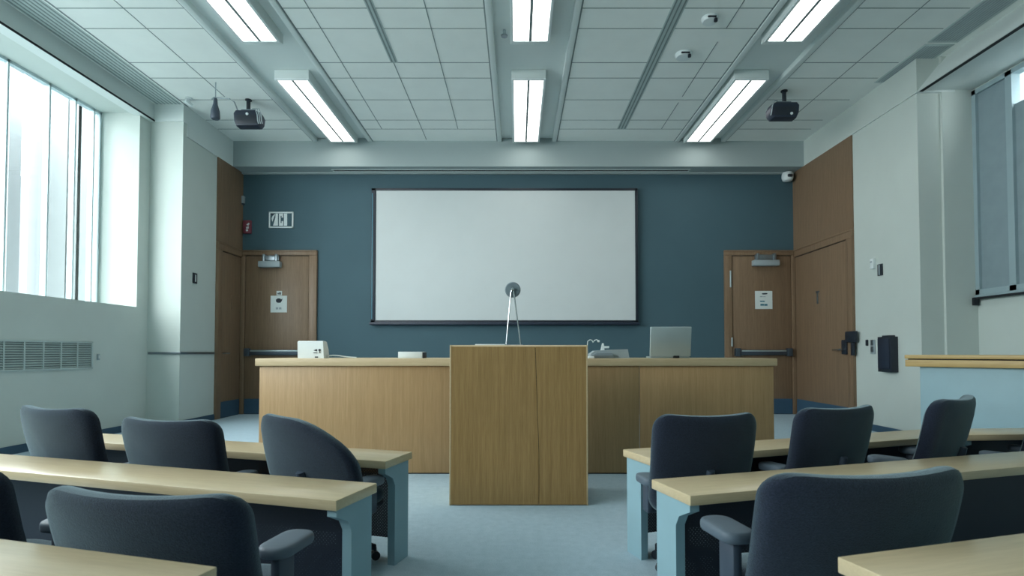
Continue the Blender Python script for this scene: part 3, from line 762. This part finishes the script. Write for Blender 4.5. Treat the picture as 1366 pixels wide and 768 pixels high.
tz = P(806, 457.5, Y=Yq).z - DZ
c = MB(); c.prism([(-w_ * .42, h_ * .8), (-w_ * .22, h_ * .8), (-w_ * .26, tz), (-w_ * .33, tz)], 'y', .1, .13); c.box(-w_ * .25, w_ * .02, .1, .13, h_ * 1.1, h_ * 1.35, .004); c.build('antenna', 'white', t)
# little desk microphone close to the lectern
x0 = onto(786.5, Yq)
t = thing('desk_microphone', 'tiny white wire microphone peeking out beside the lectern', 'microphone', (x0, Yq - .1, DZ))
c = MB(); c.box(-.03, .03, -.03, .03, 0, .022, .006); c.build('base', 'white', t)
q = [(P(x, y, Y=Yq - .1) - t.location) for x, y in ((784, 474), (783.5, 462), (784, 455), (787, 453), (789.5, 453.5), (791, 456.5), (793, 453.8), (796, 452.8), (798.5, 455))]
c = MB(); c.tube(q, .0045, 8); c.build('stem', 'white', t)
c = MB(); c.lathe([(.004, -.012), (.011, -.006), (.011, .006), (.004, .012)], q[-1], 'x', 12); c.build('microphone_head', 'white', t)

# ------------------------------------------------------------------ angled counter on the right
A0 = Vector((3.62, 5.05)); A1 = Vector((4.55, 3.75)); dv = (A1 - A0).normalized(); ang = math.atan2(dv.y, dv.x)
CZ = 1.178
t = thing('side_counter', 'blue counter with thick wooden top against the right side', 'counter', (A0.x, A0.y, 0), ang)
Lc = 2.3; dp = .75
MB().box(0, Lc, 0, dp, CZ - .035, CZ, .004).build('worktop', 'counterwood', t)
MB().box(-.0, Lc, .012, dp, CZ - .108, CZ - .045, .004).build('worktop_edge', 'counterwood', t)
MB().box(.02, Lc - .02, .025, dp - .02, CZ - .05, CZ - .03).build('gap_strip', 'dark', t)
MB().box(.1, Lc - .05, .06, dp - .05, 0, CZ - .1085, .004).build('counter_body', 'leg', t)

# ------------------------------------------------------------------ row desks
def row_desk(A, ang_deg, L, side, zt, label, dep=.305, legs=True):
    """A = far corner at the aisle; side -1: runs to the left, +1: to the right"""
    a = R(ang_deg) * side
    t = thing('row_desk', label, 'desk', (A[0], A[1], 0), a, 'wooden bench desks in rows')
    s = side
    def X(a_, b_): return tuple(sorted((s * a_, s * b_)))
    x0, x1 = X(0, L)
    MB().box(x0, x1, -dep, 0, zt - .043, zt, .004).build('tabletop', 'topwood', t)
    for q in (.015, L - .09):
        lx0, lx1 = X(q, q + .045)
        MB().prism([(-.02, 0), (-.175, 0), (-.175, zt - .16), (-.20, zt - .115), (-dep + .025, zt - .075), (-dep + .025, zt - .0435), (-.02, zt - .0435)], 'x', lx0, lx1).build('leg', 'leg', t)
    lx0, lx1 = X(.071, L - .1)
    MB().box(lx0, lx1, -.036, -.031, .10, zt - .06).build('modesty_panel', 'perf', t)
    return t
row_desk((-.626, 3.236), 16.8, 2.8, -1, .61, 'pale wood desk left of the aisle, the row closest to the lectern')
row_desk((-.634, 2.459), 16.6, 3.3, -1, .61, 'long pale wood desk left of the aisle, middle row')
row_desk((-.758, 1.379), 15.4, 2.3, -1, .66, 'pale wood desk in bottom left corner of the photo')
row_desk((.645, 3.311), 19.3, 2.62, 1, .61, 'pale wood desk right of the aisle, the row closest to the lectern')
row_desk((3.2, 4.19), 4, .88, 1, .61, 'short pale wood desk in front of the blue counter')
row_desk((.625, 2.531), 16.7, 3.3, 1, .61, 'long pale wood desk right of the aisle, middle row')
row_desk((.848, 1.445), 15.7, 2.3, 1, .66, 'pale wood desk in bottom right corner of the photo')

# ------------------------------------------------------------------ chairs
def rrect(w, h, r, n=7):
    pts = []
    for cx, cy, a0 in ((w / 2 - r, h / 2 - r, 0), (-w / 2 + r, h / 2 - r, 90), (-w / 2 + r, -h / 2 + r, 180), (w / 2 - r, -h / 2 + r, 270)):
        for i in range(n):
            a = R(a0 + 90 * i / (n - 1)); pts.append((cx + r * math.cos(a), cy + r * math.sin(a)))
    # extra points on the straight runs
    out = []
    for i, p in enumerate(pts):
        q = pts[(i + 1) % len(pts)]; out.append(p)
        d = math.hypot(q[0] - p[0], q[1] - p[1])
        m = int(d / .05)
        for k_ in range(1, m): out.append((p[0] + (q[0] - p[0]) * k_ / m, p[1] + (q[1] - p[1]) * k_ / m))
    return out
def pad(w, h, t, r, fn):
    """cushion w x h x t with rounded corners; fn maps (u, v, d) to a point"""
    o = rrect(w, h, r); rs = []
    prof = []
    for sgn in (-1, 1):
        seq = [(.02, 1.0), (.3, .995), (.6, .97), (.82, .9), (.93, .76), (.985, .48), (1.0, .12)]
        prof += [(s_, sgn * d_) for s_, d_ in (seq if sgn < 0 else seq[::-1])]
    for s_, d_ in prof:
        ring = []
        for (u, v) in o:
            if s_ > .8:
                ins = (1 - s_) * min(w, h) * .5; l = math.hypot(u, v)
                uu = u * (1 - 2 * ins / w); vv = v * (1 - 2 * ins / h)
            else:
                uu, vv = u * s_, v * s_
            ring.append(fn(uu, vv, d_ * t / 2))
        rs.append(ring)
    return MB().rings(rs)
def make_chair(skew=0, up=0, ax=.262):
    t = thing('office_chair', '', 'chair')
    W, HB, T = .66, .53, .095
    def back(u, v, d):
        f = (v + HB / 2) / HB
        wid = .95 + .05 * min(1, f * 1.5)
        u2 = u * wid
        y = -.205 + d - math.tan(R(15)) * (v + HB / 2) * (.55 + .45 * f) + .55 * u2 * u2 - .03 * math.sin(f * math.pi)
        z = .36 + (v + HB / 2) + (.018 * (2 * u / W) ** 2 - .012) * max(0, f - .5) * 2
        z -= .55 * f * max(0, skew * u2 / W + .12) ** 2 if skew else 0
        return (u2, y, z)
    pad(W, HB, T, .088, back).build('backrest', 'fabric', t)
    def seat(u, v, d):
        return (u, v - .02, .39 + d + .25 * u * u)
    pad(.45, .40, .09, .12, seat).build('seat', 'fabric', t)
    MB().box(-.17, .17, -.14, .18, .32, .352, .012).build('seat_pan', 'plastic', t)
    c = MB(); c.tube([(0, -.05, .325), (0, -.19, .325), (0, -.262, .37), (0, -.30, .48), (0, -.335, .60)], [.03, .032, .034, .03, .024], 10); c.build('back_support', 'plastic', t)
    for s in (-1, 1):
        c = MB(); c.box(min(s * .16, s * ax), max(s * .16, s * ax), -.065, .005, .325, .35, .006); c.box(s * ax - .018, s * ax + .018, -.075, .015, .325, .478 + up, .012, 2)
        ar = c.build('armrest', 'plastic', t)
        def pf(u, v, d, s=s): return (s * ax + u, -.045 + up * .4 + v, .505 + up + d - .03 * max(0, -v - .05))
        pad(.115, .20, .05, .045, pf).build('arm_pad', 'pad', ar)
    c = MB(); c.tube([(0, 0, .07), (0, 0, .2), (0, 0, .201), (0, 0, .325)], [.032, .032, .02, .02], 14); c.build('gas_lift', 'black', t)
    c = MB(); c.lathe([(.045, .065), (.05, .08), (.045, .115), (.03, .12)], (0, 0, 0))
    for i in range(5):
        a = R(72 * i + 54); e = Vector((math.cos(a), math.sin(a), 0))
        c.tube([e * .02 + Vector((0, 0, .095)), e * .15 + Vector((0, 0, .09)), e * .20 + Vector((0, 0, .07))], [.028, .024, .018], 8)
    c.build('star_base', 'black', t)
    for i in range(5):
        a = R(72 * i + 54); e = Vector((math.cos(a), math.sin(a), 0)) * .20; n_ = Vector((-math.sin(a), math.cos(a), 0))
        c = MB()
        for s in (-1, 1):
            m = e + n_ * s * .014 + Vector((0, 0, .026)); c.tube([m - n_ * .009, m + n_ * .009], .026, 14)
        c.tube([e + Vector((0, 0, .03)), e + Vector((0, 0, .07))], .01, 8)
        c.build('caster', 'black', t)
    return t
# (photo x of the backrest's top centre, distance, top height, turn in degrees (+ = towards the left), scale, label)
chairs = [
    ((65, 3.12), .874, -22, 1.0, 0, 'dark blue office chair, leftmost at the left desk nearest the lectern'),
    ((217, 2.95), .828, -15, 1.0, 0, 'dark blue office chair, middle one at the left desk nearest the lectern'),
    ((402, 2.77), .862, -22, .95, 1, 'dark blue office chair with sloping back beside aisle, left desk nearest the lectern'),
    ((176, 1.62), .772, -10, 1.06, 0, 'large dark office chair in the left foreground behind the middle row desk'),
    ((-115, 1.85), .80, -12, 1.0, 0, 'dark office chair cut off by the left edge of the photo'),
    ((947, 2.77), .874, 10, .87, 0, 'dark blue office chair beside aisle at the right desk nearest the lectern'),
    ((1124, 3.12), .876, 22, .93, 0, 'dark blue office chair, second from the aisle, right desk nearest the lectern'),
    ((1282, 3.30), .915, 38, 1.06, 0, 'dark blue office chair turned sideways before the blue counter'),
    ((1418, 3.62), .85, 30, .95, 0, 'dark blue office chair cut off by the right edge of the photo'),
    ((1170, 1.66), .824, 10, 1.08, 0, 'large dark office chair in the right foreground behind the middle row desk'),
]
protos = {}
for (pxd, zt, turn, sc, sk, lab) in chairs:
    kind = (sk, .095 if pxd[1] < 2 else 0, .225 if sk else (.275 if pxd[1] < 2 else .262))
    if kind not in protos: ch = protos[kind] = make_chair(*kind)
    else: ch = copy_tree(protos[kind])
    q = P(pxd[0], 500, Y=pxd[1]); a = R(turn)
    off = Vector((0, -.335 * sc))
    ch.location = (q.x - (-math.sin(a) * off.y), pxd[1] - math.cos(a) * off.y, 0)
    ch.rotation_euler = (0, 0, a); ch.scale = (sc, sc, zt / .874)
    ch['label'] = lab; ch['group'] = 'office chairs at the row desks'

# ------------------------------------------------------------------ daylight, camera, colour
wd = bpy.data.worlds.new('World'); bpy.context.scene.world = wd; wd.use_nodes = True
bg = wd.node_tree.nodes['Background']; bg.inputs['Color'].default_value = (.93, .985, 1.0, 1); bg.inputs['Strength'].default_value = 3.7
def portal(x, y0, y1, z0, z1, s):
    l = bpy.data.lights.new('window_portal', 'AREA'); l.shape = 'RECTANGLE'; l.size = z1 - z0; l.size_y = y1 - y0
    l.cycles.is_portal = True
    o = bpy.data.objects.new('window_portal', l); C.objects.link(o); o.location = (x, (y0 + y1) / 2, (z0 + z1) / 2)
    o.rotation_euler = (0, R(-90 * s), 0)
portal(XG - .06, YW0, YJ, ZSILL, ZHEAD, 1)
cam = bpy.data.cameras.new('camera'); co = bpy.data.objects.new('camera', cam); C.objects.link(co)
co.location = (0, 0, H); co.rotation_euler = (R(90) + PITCH, 0, 0)
cam.sensor_width = 36; cam.lens = F / 1366 * 36; cam.clip_start = .05; cam.clip_end = 200
cam.shift_x = (683 - CX) / 1366; cam.shift_y = (C0 - 384) / 1366
cam.dof.use_dof = True; cam.dof.focus_distance = 5.0; cam.dof.aperture_fstop = 4.0
sc = bpy.context.scene; sc.camera = co
sc.view_settings.view_transform = 'Standard'; sc.view_settings.look = 'None'; sc.view_settings.gamma = 1
sc.view_settings.use_curve_mapping = False; sc.view_settings.exposure = 1.88
sc.cycles.use_denoising = True
sc.cycles.max_bounces = 10; sc.cycles.diffuse_bounces = 6; sc.cycles.transparent_max_bounces = 16
